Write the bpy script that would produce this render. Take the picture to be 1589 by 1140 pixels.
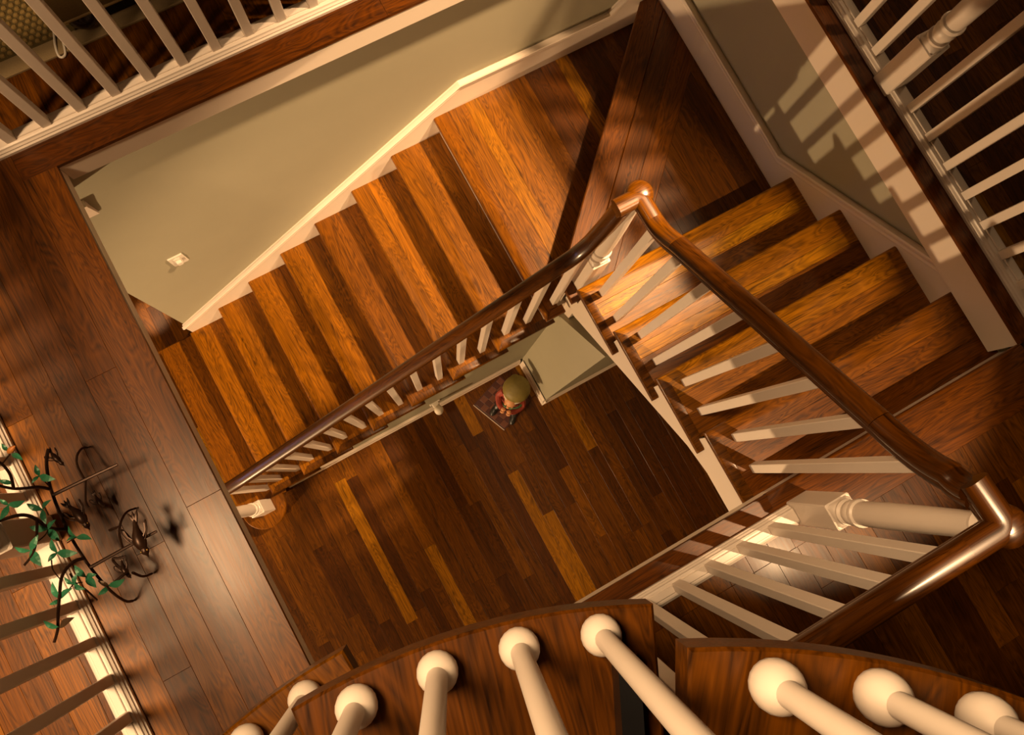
import bpy, bmesh, math, random
from mathutils import Vector, Matrix
random.seed(7)
scene = bpy.context.scene
for o in list(bpy.data.objects): bpy.data.objects.remove(o)
COL = scene.collection

# ------------------------------------------------------------------ camera
RC = ((0.873267, -0.48122, 0.076373), (-0.468828, -0.872562, -0.137243), (0.132684, 0.084044, -0.987589))
cam_data = bpy.data.cameras.new('camera')
cam = bpy.data.objects.new('camera', cam_data)
COL.objects.link(cam)
right, down, fwd = (Vector(v) for v in RC)
M = Matrix.Identity(4)
for i in range(3):
    M[i][0] = right[i]; M[i][1] = -down[i]; M[i][2] = -fwd[i]
M.translation = Vector((-0.75221, -1.60946, 5.36963))
cam.matrix_world = M
cam_data.sensor_fit = 'HORIZONTAL'; cam_data.sensor_width = 36.0
cam_data.lens = 26.6966
cam_data.clip_start = 0.02; cam_data.clip_end = 60
scene.camera = cam

# ------------------------------------------------------------------ world, lights, exposure
scene.view_settings.view_transform = 'Standard'
scene.view_settings.look = 'None'
scene.view_settings.gamma = 1.0
scene.view_settings.use_curve_mapping = False
scene.view_settings.exposure = -0.2
world = bpy.data.worlds.new('world'); scene.world = world
world.use_nodes = True
world.node_tree.nodes['Background'].inputs[0].default_value = (1.0, 0.55, 0.24, 1)
world.node_tree.nodes['Background'].inputs[1].default_value = 0.012
WARM = (1.0, 0.625, 0.32)

def point_light(name, loc, energy, radius, color=WARM):
    d = bpy.data.lights.new(name, 'POINT'); d.energy = energy; d.shadow_soft_size = radius; d.color = color
    o = bpy.data.objects.new(name, d); o.location = loc; COL.objects.link(o); return o
def spot_light(name, loc, target, energy, angle, blend, radius, color=WARM):
    d = bpy.data.lights.new(name, 'SPOT'); d.energy = energy; d.shadow_soft_size = radius; d.color = color
    d.spot_size = math.radians(angle); d.spot_blend = blend
    o = bpy.data.objects.new(name, d); o.location = loc
    o.rotation_euler = (Vector(target) - Vector(loc)).to_track_quat('-Z', 'Y').to_euler()
    COL.objects.link(o); return o

spot_light('ceiling_spot_upper_flight', (1.15, -3.45, 6.4), (0.25, -1.40, 2.2), 760, 25, 0.4, 0.03)
spot_light('ceiling_spot_lower_flight', (2.35, -1.30, 6.4), (-0.75, -0.42, 1.2), 3000, 27, 0.6, 0.10)
point_light('lower_room_lamp_bulb', (-5.7, -2.78, 1.22), 1050, 0.05, (1.0, 0.64, 0.33))
spot_light('ceiling_can_light', (-2.66, -1.28, 6.4), (-2.55, -1.45, 2.9), 1050, 50, 0.7, 0.40)
spot_light('top_rail_fill_light', (-2.9, -0.75, 6.4), (-1.45, 0.15, 2.9), 620, 36, 0.7, 0.2)  # added spot to brighten the top left railing, no known fixture
spot_light('spiral_can_light', (-1.4, -0.9, 6.4), (-0.75, -2.1, 4.5), 470, 50, 0.6, 0.40)
spot_light('lower_can_light', (-2.25, 0.55, 2.42), (-2.08, 0.36, 0.0), 480, 7, 0.9, 0.03)
spot_light('right_hall_fill_light', (2.5, -0.7, 6.4), (2.1, -1.1, 2.9), 45, 80, 0.8, 0.12)  # added fill that lifts the dark right hall floor, not a real fitting

# ------------------------------------------------------------------ measurements (metres)
RISE = 0.1916; G1 = 0.26; G2 = 0.2523
L = 15 * RISE                      # upper hall floor
XR = 1.263                         # right skirt face
YF = -1.1638                       # first nosing of upper flight
XL, YT, XM, YB = -1.4231, -0.0935, 1.2124, -2.1786   # rim of the opening
OPEN1 = -1.180                     # open end of lower treads
OPEN2 = 0.108                      # open end of upper treads

# ------------------------------------------------------------------ materials
def new_mat(name):
    m = bpy.data.materials.new(name); m.use_nodes = True
    nt = m.node_tree; nt.nodes.clear()
    out = nt.nodes.new('ShaderNodeOutputMaterial'); b = nt.nodes.new('ShaderNodeBsdfPrincipled')
    nt.links.new(b.outputs[0], out.inputs[0])
    return m, nt, b
def N(nt, t, **kw):
    n = nt.nodes.new(t)
    for k, v in kw.items(): setattr(n, k, v)
    return n
def mathn(nt, op, a, b=None):
    n = N(nt, 'ShaderNodeMath', operation=op)
    for i, x in enumerate((a, b)):
        if x is None: continue
        if isinstance(x, (int, float)): n.inputs[i].default_value = x
        else: nt.links.new(x, n.inputs[i])
    return n.outputs[0]
def mixc(nt, fac, a, b, mode='MIX'):
    n = N(nt, 'ShaderNodeMix', data_type='RGBA', blend_type=mode)
    for i, x in ((0, fac), (6, a), (7, b)):
        if isinstance(x, (int, float)): n.inputs[i].default_value = x
        elif isinstance(x, tuple): n.inputs[i].default_value = (*x, 1)
        else: nt.links.new(x, n.inputs[i])
    return n.outputs[2]

def plain(name, col, rough=0.5, metal=0.0, noise=0.0, nscale=40, bump=0.0, spec=0.5, coat=0.0):
    m, nt, b = new_mat(name)
    b.inputs['Base Color'].default_value = (*col, 1); b.inputs['Roughness'].default_value = rough
    b.inputs['Metallic'].default_value = metal; b.inputs['Specular IOR Level'].default_value = spec
    b.inputs['Coat Weight'].default_value = coat; b.inputs['Coat Roughness'].default_value = 0.12
    if noise or bump:
        tc = N(nt, 'ShaderNodeTexCoord'); nz = N(nt, 'ShaderNodeTexNoise'); nz.inputs['Scale'].default_value = nscale
        nz.inputs['Detail'].default_value = 4
        nt.links.new(tc.outputs['Object'], nz.inputs['Vector'])
        if noise:
            dark = tuple(c * (1 - noise) for c in col); lite = tuple(min(1, c * (1 + noise)) for c in col)
            nt.links.new(mixc(nt, nz.outputs[0], dark, lite), b.inputs['Base Color'])
        if bump:
            bp = N(nt, 'ShaderNodeBump'); bp.inputs['Strength'].default_value = bump; bp.inputs['Distance'].default_value = 0.002
            nt.links.new(nz.outputs[0], bp.inputs['Height']); nt.links.new(bp.outputs[0], b.inputs['Normal'])
    return m

def wood(name, use_uv=False, rough=0.3, coat=0.25, tint=None, fine=1.0, spec=0.4):
    """Walnut boards: grain runs along local X (or U); the tone of each board is its object colour."""
    m, nt, b = new_mat(name)
    tc = N(nt, 'ShaderNodeTexCoord'); oi = N(nt, 'ShaderNodeObjectInfo')
    off = N(nt, 'ShaderNodeVectorMath', operation='SCALE'); off.inputs[0].default_value = (37, 91, 53)
    nt.links.new(oi.outputs['Random'], off.inputs['Scale'])
    add = N(nt, 'ShaderNodeVectorMath', operation='ADD')
    nt.links.new(tc.outputs['UV' if use_uv else 'Object'], add.inputs[0]); nt.links.new(off.outputs[0], add.inputs[1])
    def mapped(s):
        mp = N(nt, 'ShaderNodeMapping'); mp.inputs['Scale'].default_value = s
        nt.links.new(add.outputs[0], mp.inputs[0]); return mp.outputs[0]
    n1 = N(nt, 'ShaderNodeTexNoise'); n1.inputs['Scale'].default_value = 1.0; n1.inputs['Detail'].default_value = 5
    n1.inputs['Distortion'].default_value = 0.6
    nt.links.new(mapped((2.4 * fine, 62 * fine, 62 * fine)), n1.inputs['Vector'])
    n2 = N(nt, 'ShaderNodeTexNoise'); n2.inputs['Scale'].default_value = 1.0; n2.inputs['Detail'].default_value = 3
    nt.links.new(mapped((8 * fine, 300 * fine, 300 * fine)), n2.inputs['Vector'])
    n3 = N(nt, 'ShaderNodeTexNoise'); n3.inputs['Scale'].default_value = 1.0; n3.inputs['Detail'].default_value = 2
    n3.inputs['Distortion'].default_value = 1.2
    nt.links.new(mapped((1.9 * fine, 13 * fine, 13 * fine)), n3.inputs['Vector'])
    # cathedral figure: rings of a stretched noise
    ring = mathn(nt, 'FRACT', mathn(nt, 'MULTIPLY', n3.outputs[0], 15.0))
    ring = mathn(nt, 'ABSOLUTE', mathn(nt, 'SUBTRACT', ring, 0.5))
    ring = mathn(nt, 'MULTIPLY', ring, 2.0)
    g = mathn(nt, 'ADD', mathn(nt, 'MULTIPLY', n1.outputs[0], 0.9), mathn(nt, 'MULTIPLY', n2.outputs[0], 0.62))
    g = mathn(nt, 'ADD', g, mathn(nt, 'MULTIPLY', ring, 0.30))
    mr = N(nt, 'ShaderNodeMapRange'); mr.inputs[1].default_value = 0.50; mr.inputs[2].default_value = 1.24
    mr.inputs[3].default_value = 0.10; mr.inputs[4].default_value = 1.80
    nt.links.new(g, mr.inputs[0])
    # knots
    vo = N(nt, 'ShaderNodeTexVoronoi'); vo.inputs['Scale'].default_value = 1.0
    nt.links.new(mapped((1.6 * fine, 5.0 * fine, 5.0 * fine)), vo.inputs['Vector'])
    kn = N(nt, 'ShaderNodeMapRange'); kn.inputs[1].default_value = 0.02; kn.inputs[2].default_value = 0.10
    kn.inputs[3].default_value = 0.35; kn.inputs[4].default_value = 1.0
    nt.links.new(vo.outputs['Distance'], kn.inputs[0])
    fac = mathn(nt, 'MULTIPLY', mr.outputs[0], kn.outputs[0])
    base = oi.outputs['Color'] if tint is None else None
    cmb = N(nt, 'ShaderNodeCombineColor')
    for i in range(3): nt.links.new(fac, cmb.inputs[i])
    col = mixc(nt, 1.0, base if base is not None else tint, cmb.outputs[0], 'MULTIPLY')
    # darker streaks lean to brown-red
    col = mixc(nt, mathn(nt, 'MULTIPLY', n1.outputs[0], 0.3), col, (0.075, 0.026, 0.008))
    hs = N(nt, 'ShaderNodeHueSaturation'); hs.inputs['Saturation'].default_value = 1.20; hs.inputs['Value'].default_value = 0.93
    nt.links.new(col, hs.inputs['Color']); nt.links.new(hs.outputs[0], b.inputs['Base Color'])
    b.inputs['Coat Weight'].default_value = coat; b.inputs['Coat Roughness'].default_value = 0.16
    nt.links.new(mathn(nt, 'ADD', mathn(nt, 'MULTIPLY', n2.outputs[0], 0.16), rough), b.inputs['Roughness'])
    b.inputs['Specular IOR Level'].default_value = spec
    bp = N(nt, 'ShaderNodeBump'); bp.inputs['Strength'].default_value = 0.12; bp.inputs['Distance'].default_value = 0.001
    nt.links.new(n2.outputs[0], bp.inputs['Height']); nt.links.new(bp.outputs[0], b.inputs['Normal'])
    return m

MW = wood('walnut_boards', rough=0.29, coat=0.05, spec=0.26)
MRAIL = wood('oak_handrail', use_uv=True, rough=0.22, coat=0.5, fine=1.0)
MWHITE = plain('white_enamel_paint', (0.84, 0.75, 0.66), 0.35, noise=0.03, nscale=9, spec=0.4)
MTRIM = plain('cream_trim_paint', (0.80, 0.70, 0.59), 0.4, noise=0.03, nscale=6, spec=0.4)
MWALL = plain('sage_wall_paint', (0.385, 0.362, 0.262), 0.75, noise=0.04, nscale=5, bump=0.25, spec=0.2)
MDARK = plain('dark_subfloor', (0.03, 0.014, 0.006), 0.8, noise=0.2)
MCEIL = plain('ceiling_paint', (0.35, 0.31, 0.25), 0.9, noise=0.03, nscale=3, spec=0.1)
MROOM = plain('room_wall_paint', (0.26, 0.21, 0.14), 0.9, noise=0.03, nscale=3, spec=0.1)

# ------------------------------------------------------------------ helpers
def link(o, parent=None):
    COL.objects.link(o)
    if parent is not None:
        o.parent = parent
    return o
def wloc(o):
    v = Vector(o.location)
    while o.parent: o = o.parent; v = v + Vector(o.location)
    return v
def mesh_obj(name, verts, faces, mat, parent=None, loc=(0, 0, 0), smooth=False, uvs=None, color=None, rotz=0.0):
    """verts are given relative to loc (world) before rotation"""
    me = bpy.data.meshes.new(name); me.from_pydata([tuple(v) for v in verts], [], faces); me.update()
    bm = bmesh.new(); bm.from_mesh(me); bmesh.ops.recalc_face_normals(bm, faces=bm.faces); bm.to_mesh(me); bm.free()
    me.materials.append(mat)
    if smooth: me.polygons.foreach_set('use_smooth', [True] * len(me.polygons))
    o = bpy.data.objects.new(name, me)
    lv = Vector(loc)
    if parent is not None: lv = lv - wloc(parent)
    o.location = lv; o.rotation_euler = (0, 0, rotz)
    if color: o.color = (*color, 1)
    return link(o, parent)
class MB:
    def __init__(s): s.v = []; s.f = []; s.uv = {}
    def add(s, v, f):
        n = len(s.v); s.v += [tuple(p) for p in v]; s.f += [tuple(i + n for i in q) for q in f]
    def box(s, x0, x1, y0, y1, z0, z1):
        s.add([(x0, y0, z0), (x1, y0, z0), (x1, y1, z0), (x0, y1, z0), (x0, y0, z1), (x1, y0, z1), (x1, y1, z1), (x0, y1, z1)],
              [(0, 3, 2, 1), (4, 5, 6, 7), (0, 1, 5, 4), (1, 2, 6, 5), (2, 3, 7, 6), (3, 0, 4, 7)])
    def cbox(s, x0, x1, y0, y1, z0, z1, c):
        """box with every vertical and top edge chamfered by c"""
        def ring(i, z): return [(x0 + i + c, y0 + i, z), (x1 - i - c, y0 + i, z), (x1 - i, y0 + i + c, z), (x1 - i, y1 - i - c, z),
                                (x1 - i - c, y1 - i, z), (x0 + i + c, y1 - i, z), (x0 + i, y1 - i - c, z), (x0 + i, y0 + i + c, z)]
        s.loft([ring(0, z0), ring(0, z1 - c), ring(c, z1)])
    def loft(s, rings, cap=True):
        n = len(rings[0]); b = len(s.v)
        for rg in rings: s.v += [tuple(p) for p in rg]
        for i in range(len(rings) - 1):
            for j in range(n):
                k = (j + 1) % n
                s.f.append((b + i * n + j, b + i * n + k, b + (i + 1) * n + k, b + (i + 1) * n + j))
        if cap:
            s.f.append(tuple(b + j for j in reversed(range(n)))); s.f.append(tuple(b + (len(rings) - 1) * n + j for j in range(n)))
    def prism(s, poly, z0, z1, c=0.0):
        """horizontal polygon (ccw) extruded, top chamfer c by shrinking toward the centroid"""
        s.loft([[(x, y, z0) for x, y in poly], [(x, y, z1 - c) for x, y in poly],
                [(x, y, z1) for x, y in inset(poly, c)]] if c else [[(x, y, z0) for x, y in poly], [(x, y, z1) for x, y in poly]])
    def extr(s, prof, a, b, side, up):
        """profile [(s,u)] swept straight from a to b"""
        a, b, side, up = Vector(a), Vector(b), Vector(side), Vector(up)
        s.loft([[a + side * p + up * q for p, q in prof], [b + side * p + up * q for p, q in prof]])
    def lathe(s, prof, c, n=24, z0=0.0):
        """prof [(radius, z)] about vertical axis through c"""
        rings = [[(c[0] + rr * math.cos(2 * math.pi * j / n), c[1] + rr * math.sin(2 * math.pi * j / n), z0 + z) for j in range(n)] for rr, z in prof]
        s.loft(rings)
    def tube(s, pts, rad, n=8):
        pts = [Vector(p) for p in pts]
        rads = rad if isinstance(rad, (list, tuple)) else [rad] * len(pts)
        t0 = (pts[1] - pts[0]).normalized(); ref = Vector((0, 0, 1)) if abs(t0.z) < 0.9 else Vector((1, 0, 0))
        nx = t0.cross(ref).normalized(); rings = []
        for i, p in enumerate(pts):
            t = (pts[min(i + 1, len(pts) - 1)] - pts[max(i - 1, 0)]).normalized()
            nx = (nx - t * nx.dot(t)).normalized(); ny = t.cross(nx)
            rings.append([p + (nx * math.cos(2 * math.pi * j / n) + ny * math.sin(2 * math.pi * j / n)) * rads[i] for j in range(n)])
        s.loft(rings)
    def ball(s, c, r3, n=14, m=9):
        if not isinstance(r3, (tuple, list)): r3 = (r3,) * 3
        rings = []
        for i in range(m + 1):
            th = math.pi * (0.02 + 0.96 * i / m)
            rings.append([(c[0] + r3[0] * math.sin(th) * math.cos(2 * math.pi * j / n), c[1] + r3[1] * math.sin(th) * math.sin(2 * math.pi * j / n), c[2] - r3[2] * math.cos(th)) for j in range(n)])
        s.loft(rings)
    def build(s, name, mat, parent=None, origin=None, smooth=False, color=None):
        if origin is None:
            xs = list(zip(*s.v)); origin = ((min(xs[0]) + max(xs[0])) / 2, (min(xs[1]) + max(xs[1])) / 2, min(xs[2]))
        o = mesh_obj(name, [(x - origin[0], y - origin[1], z - origin[2]) for x, y, z in s.v], s.f, mat, parent, origin, smooth, color=color)
        if smooth == 'auto':
            sharp_edges(o, 35)
        return o
def sharp_edges(o, deg):
    me = o.data
    me.polygons.foreach_set('use_smooth', [True] * len(me.polygons))
    bm = bmesh.new(); bm.from_mesh(me)
    for e in bm.edges:
        e.smooth = not (len(e.link_faces) == 2 and e.calc_face_angle(0) > math.radians(deg))
    bm.to_mesh(me); bm.free()
def inset(poly, c):
    n = len(poly); out = []
    area = sum(poly[i][0] * poly[(i + 1) % n][1] - poly[(i + 1) % n][0] * poly[i][1] for i in range(n))
    sg = 1 if area > 0 else -1
    for i in range(n):
        p0, p1, p2 = Vector(poly[i - 1]), Vector(poly[i]), Vector(poly[(i + 1) % n])
        d1 = (p1 - p0); d2 = (p2 - p1)
        if d1.length < 1e-6 or d2.length < 1e-6: out.append(tuple(p1)); continue
        d1.normalize(); d2.normalize()
        n1 = Vector((-d1.y, d1.x)) * sg; n2 = Vector((-d2.y, d2.x)) * sg
        k = 1 + n1.dot(n2)
        out.append(tuple(p1 + (n1 + n2) * (c / max(k, 0.3))))
    return out
def thing(name, label, cat, loc, group=None):
    o = bpy.data.objects.new(name, None); o.location = loc; o.empty_display_size = 0.1
    o['label'] = label; o['category'] = cat
    if group: o['group'] = group
    return link(o)
def tag(o, label, cat, group=None):
    o['label'] = label; o['category'] = cat
    if group: o['group'] = group
    return o
def struct(o, label=None):
    o['kind'] = 'structure'
    if label: o['label'] = label
    return o

TONES = [((0.125, 0.051, 0.018), 4), ((0.160, 0.067, 0.023), 4), ((0.20, 0.085, 0.028), 2.6), ((0.090, 0.035, 0.013), 3), ((0.25, 0.108, 0.034), 1.0), ((0.38, 0.20, 0.062), 0.25)]
def tone(rng=random, scale=1.0, tones=TONES):
    t = sum(w for _, w in tones) * rng.random()
    for c, w in tones:
        t -= w
        if t <= 0: break
    j = scale * (0.88 + 0.24 * rng.random())
    return tuple(min(1, x * j) for x in c)
def board(name, poly, ztop, thick, parent, axis='x', color=None, c=0.0007, mat=None, angle=None):
    """a plank given by its plan outline; grain runs along axis"""
    cx = sum(p[0] for p in poly) / len(poly); cy = sum(p[1] for p in poly) / len(poly)
    a = angle if angle is not None else (0.0 if axis == 'x' else math.pi / 2)
    ca, sa = math.cos(-a), math.sin(-a)
    loc = [((x - cx) * ca - (y - cy) * sa, (x - cx) * sa + (y - cy) * ca) for x, y in poly]
    mb = MB(); mb.prism(loc, -thick, 0.0, c)
    return mesh_obj(name, mb.v, mb.f, mat or MW, parent, (cx, cy, ztop), rotz=a, color=color or tone())
def rect(x0, x1, y0, y1): return [(x0, y0), (x1, y0), (x1, y1), (x0, y1)]
def clip(poly, a, b, c):
    """keep the part of poly with a*x+b*y<=c"""
    out = []
    for i in range(len(poly)):
        p, q = poly[i], poly[(i + 1) % len(poly)]
        dp = a * p[0] + b * p[1] - c; dq = a * q[0] + b * q[1] - c
        if dp <= 0: out.append(p)
        if dp * dq < 0:
            t = dp / (dp - dq); out.append((p[0] + t * (q[0] - p[0]), p[1] + t * (q[1] - p[1])))
    return out
def plank_field(parent, x0, x1, y0, y1, ztop, seed, width=0.083, lmin=0.45, lmax=1.3, clips=(), scale=1.0, thick=0.012, holes=()):
    """boards running along Y"""
    rng = random.Random(seed); x = x0
    while x < x1 - 1e-4:
        xe = min(x + width, x1)
        if x1 - xe < 0.02: xe = x1
        y = y0 - rng.random() * lmin
        while y < y1:
            ye = y + lmin + (lmax - lmin) * rng.random()
            a, b = max(y, y0), min(ye, y1)
            if y1 - ye < 0.12: b = y1; ye = y1 + 1
            y = ye
            if b - a < 0.05: continue
            poly = rect(x + 0.0002, xe - 0.0002, a + 0.0002, b - 0.0002)
            for cl in clips: poly = clip(poly, *cl)
            if len(poly) < 3: continue
            cx = sum(p[0] for p in poly) / len(poly); cy = sum(p[1] for p in poly) / len(poly)
            if any(h[0] < cx < h[1] and h[2] < cy < h[3] for h in holes): continue
            board('plank', poly, ztop - 0.0006 * rng.random(), thick, parent, 'y', tone(rng, scale))
        x = xe

# ================================================================== THE SETTING
fl = MB(); fl.box(-8, 3.2, -5.5, 3.0, -0.15, -0.012)
floor0 = struct(fl.build('floor', MDARK, origin=(0, 0, 0)), 'dark walnut plank floor at the bottom of the stairwell')
plank_field(floor0, -2.75, 1.25, -3.70, -1.12, 0.0, 11, lmin=0.35, lmax=1.15, scale=0.72)
for gx, gy in ((-0.50, -1.45), (-1.10, -2.35), (-0.42, -2.05), (-0.34, -2.55), (0.20, -1.75), (-1.45, -1.60)):   # pale sapwood boards
    for ch in floor0.children:
        hx = max(v.co.x for v in ch.data.vertices); hy = max(v.co.y for v in ch.data.vertices)
        if abs(ch.location.x - gx) <= hy and abs(ch.location.y - gy) <= hx: ch.color = (0.30, 0.145, 0.044, 1)
plank_field(floor0, -2.75, -1.70, -1.12, 1.05, 0.0, 12, lmin=0.6, lmax=1.4, scale=0.95)

fu = MB()
for a in ((-8, -1.43, -5.5, 3.0), (-1.43, 3.2, -0.085, 3.0), (1.225, 3.2, -5.5, -0.085), (-1.43, 1.225, -5.5, -2.19)):
    fu.box(a[0], a[1], a[2], a[3], L - 0.085, L - 0.012)
floor1 = struct(fu.build('floor.001', MDARK, origin=(0, 0, L)), 'walnut plank floor of the upper hall around the stairwell')
plank_field(floor1, -2.65, -1.535, -2.75, 0.62, L, 21, lmin=1.1, lmax=2.4, width=0.092, scale=1.05)
board('plank', rect(-1.5346, -1.4190, -1.30, 0.0), L + 0.0005, 0.016, floor1, 'y', (0.115, 0.045, 0.016))
board('plank', rect(-1.5346, -1.4190, -2.75, -1.3008), L + 0.0005, 0.016, floor1, 'y', (0.16, 0.066, 0.023))
board('plank', rect(-1.5346, -0.2, -0.0985, 0.004), L + 0.0010, 0.016, floor1, 'x', (0.075, 0.027, 0.010))
board('plank', rect(-0.1992, 1.2066, -0.0985, 0.004), L + 0.0010, 0.016, floor1, 'x', (0.085, 0.031, 0.011))
plank_field(floor1, -1.535, 1.30, 0.0045, 0.95, L, 23, lmin=0.4, lmax=1.4, scale=0.8)
board('plank', rect(1.2074, 1.31, -2.174, -0.099), L + 0.0010, 0.016, floor1, 'y', (0.11, 0.040, 0.014))
plank_field(floor1, 1.3104, 2.45, -2.60, -0.099, L, 24, lmin=0.5, lmax=1.5, scale=0.75)
board('plank', rect(-1.4185, 0.128, -2.262, -2.1736), L + 0.0010, 0.016, floor1, 'x', (0.10, 0.038, 0.014))
plank_field(floor1, -1.4185, 1.3096, -3.55, -2.3712, L, 25, lmin=0.4, lmax=1.3, width=0.086, scale=0.72)
plank_field(floor1, -1.4185, 0.1276, -2.3708, -2.2624, L, 26, lmin=0.1, lmax=0.11, width=0.086, scale=0.72)

# outer shell: rooms that close the place off around the stairwell
def shell(name, label, mat, *boxes):
    m = MB()
    for b in boxes: m.box(*b)
    return struct(m.build(name, mat), label)
shell('ceiling', 'high ceiling over the stair hall', MCEIL, (-8, 3.2, -5.5, 3.0, 6.6, 6.7))
shell('ceiling.001', 'ceiling of the lower rooms', MCEIL, (-8, -1.52, -5.5, 3.0, 2.5, L - 0.086), (-1.519, 1.41, 0.15, 3.0, 2.5, L - 0.086),
      (-1.519, 0.9, -5.5, -2.30, 2.5, L - 0.086), (1.41, 3.2, -5.5, 3.0, 2.5, L - 0.086))
shell('wall_left', 'outer wall left of the hall', MROOM, (-8.1, -8, -5.5, 3.0, 0, 6.6))
shell('wall_outer', 'outer wall right of the hall', MROOM, (3.2, 3.3, -5.5, 3.0, 0, 6.6))
shell('wall_front', 'outer wall in front of the hall', MROOM, (-8, 3.2, -5.6, -5.5, 0, 6.6))
shell('wall_rear', 'outer wall behind the hall', MROOM, (-8, 3.2, 3.0, 3.1, 0, 6.6))

mb = MB()
for y0, y1, z0_, z1_ in ((-0.98, -0.90, 1.32, 2.45), (0.30, 0.38, 1.32, 2.45), (-0.90, 0.30, 1.32, 1.40), (-0.90, 0.30, 2.37, 2.45), (-0.33, -0.27, 1.40, 2.37)): mb.box(-7.999, -7.95, y0, y1, z0_, z1_)
win = struct(mb.build('window_1', MTRIM), 'dusk window of the lower room')
mdk, ntd, bd_ = new_mat('dusk_glass'); bd_.inputs['Base Color'].default_value = (0.05, 0.07, 0.12, 1); bd_.inputs['Emission Color'].default_value = (0.32, 0.48, 1.0, 1); bd_.inputs['Emission Strength'].default_value = 5.0; bd_.inputs['Roughness'].default_value = 0.1
for y0, y1 in ((-0.90, -0.33), (-0.27, 0.30)):
    mb = MB(); mb.box(-7.995, -7.985, y0, y1, 1.40, 2.37); mb.build('pane', mdk, win)
# stairwell walls
shell('wall_back', 'sage painted stairwell wall beside the lower flight', MWALL, (-1.79, 1.40, 0.018, 0.14, 0, L - 0.086))
shell('wall_right', 'sage painted stairwell wall beside the upper flight', MWALL, (1.281, 1.40, -2.29, 0.018, 0, L - 0.086))
# fascia boards under the rim of the opening
shell('trim_1', 'cream fascia board over the long stairwell wall', MTRIM, (-1.4225, 1.2124, YT, 0.0175, 2.752, L - 0.016))
shell('trim_2', 'cream fascia board over the upper flight wall', MTRIM, (XM, 1.2805, -2.178, YT - 0.0005, 2.70, L - 0.016))
shell('trim_3', 'cream fascia board along the wide walnut ledge', MTRIM, (-1.50, XL, -2.19, YT - 0.0005, 2.79, L - 0.016))
shell('trim_4', 'cream fascia board below the walnut ledge of the hall railing', MTRIM, (-1.4225, 0.150, -2.26, YB, 2.79, L - 0.016))

# walls under the stairs
wu = MB()
for k in range(2, 9):
    xa = -(9 - k) * G1 + 0.045; wu.box(xa, xa + G1, -1.14, -1.04, 0.0, k * RISE - 0.03)
wu.box(0.045, 0.16, -1.14, -1.04, 0.0, 9 * RISE - 0.20)
struct(wu.build('wall_stair', MWALL), 'sage painted wall below the open end of the lower flight')
wc = MB()   # closet under the upper flight: its face leans back to the stringer
wc.add([(0.045, -1.141, 0), (0.045, -1.475, 0), (1.28, -1.475, 0), (1.28, -1.141, 0),
        (0.112, -1.141, 1.50), (0.137, -1.475, 1.85), (1.28, -1.475, 1.85), (1.28, -1.141, 1.50)],
       [(0, 3, 2, 1), (4, 5, 6, 7), (0, 1, 5, 4), (1, 2, 6, 5), (2, 3, 7, 6), (3, 0, 4, 7)])
struct(wc.build('wall_closet', MWALL), 'sage painted closet wall under the landing')
BBP = [(0, 0), (0.019, 0), (0.019, 0.018), (0.0145, 0.022), (0.0145, 0.085), (0.0125, 0.092), (0.0125, 0.100), (0.0075, 0.108), (0.0065, 0.122), (0.003, 0.130), (0, 0.130)]
def baseboard(name, label, a, b, side):
    m = MB(); m.extr(BBP, (*a, 0.0005), (*b, 0.0005), (*side, 0), (0, 0, 1)); return struct(m.build(name, MTRIM), label)
baseboard('baseboard_stair', 'cream moulded baseboard below the lower flight', (-1.775, -1.1405), (0.030, -1.1405), (0, -1))
baseboard('baseboard_closet', 'cream moulded baseboard of the closet wall', (0.0445, -1.1605), (0.0445, -1.4945), (-1, 0))
baseboard('baseboard_corner', 'cream moulded baseboard turning under the upper flight', (0.026, -1.4755), (1.25, -1.4755), (0, -1))

# crown moulding of the lower room showing below the ledge
cm = MB()
cm.extr([(0, 0), (0, -0.13), (0.010, -0.13), (0.014, -0.11), (0.022, -0.05), (0.028, -0.02), (0.030, 0)], (-2.6, 0.0175, 2.40), (-1.515, 0.0175, 2.40), (0, -1, 0), (0, 0, 1))
struct(cm.build('trim_5', MTRIM), 'cream crown moulding end below the ledge corner')

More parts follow.
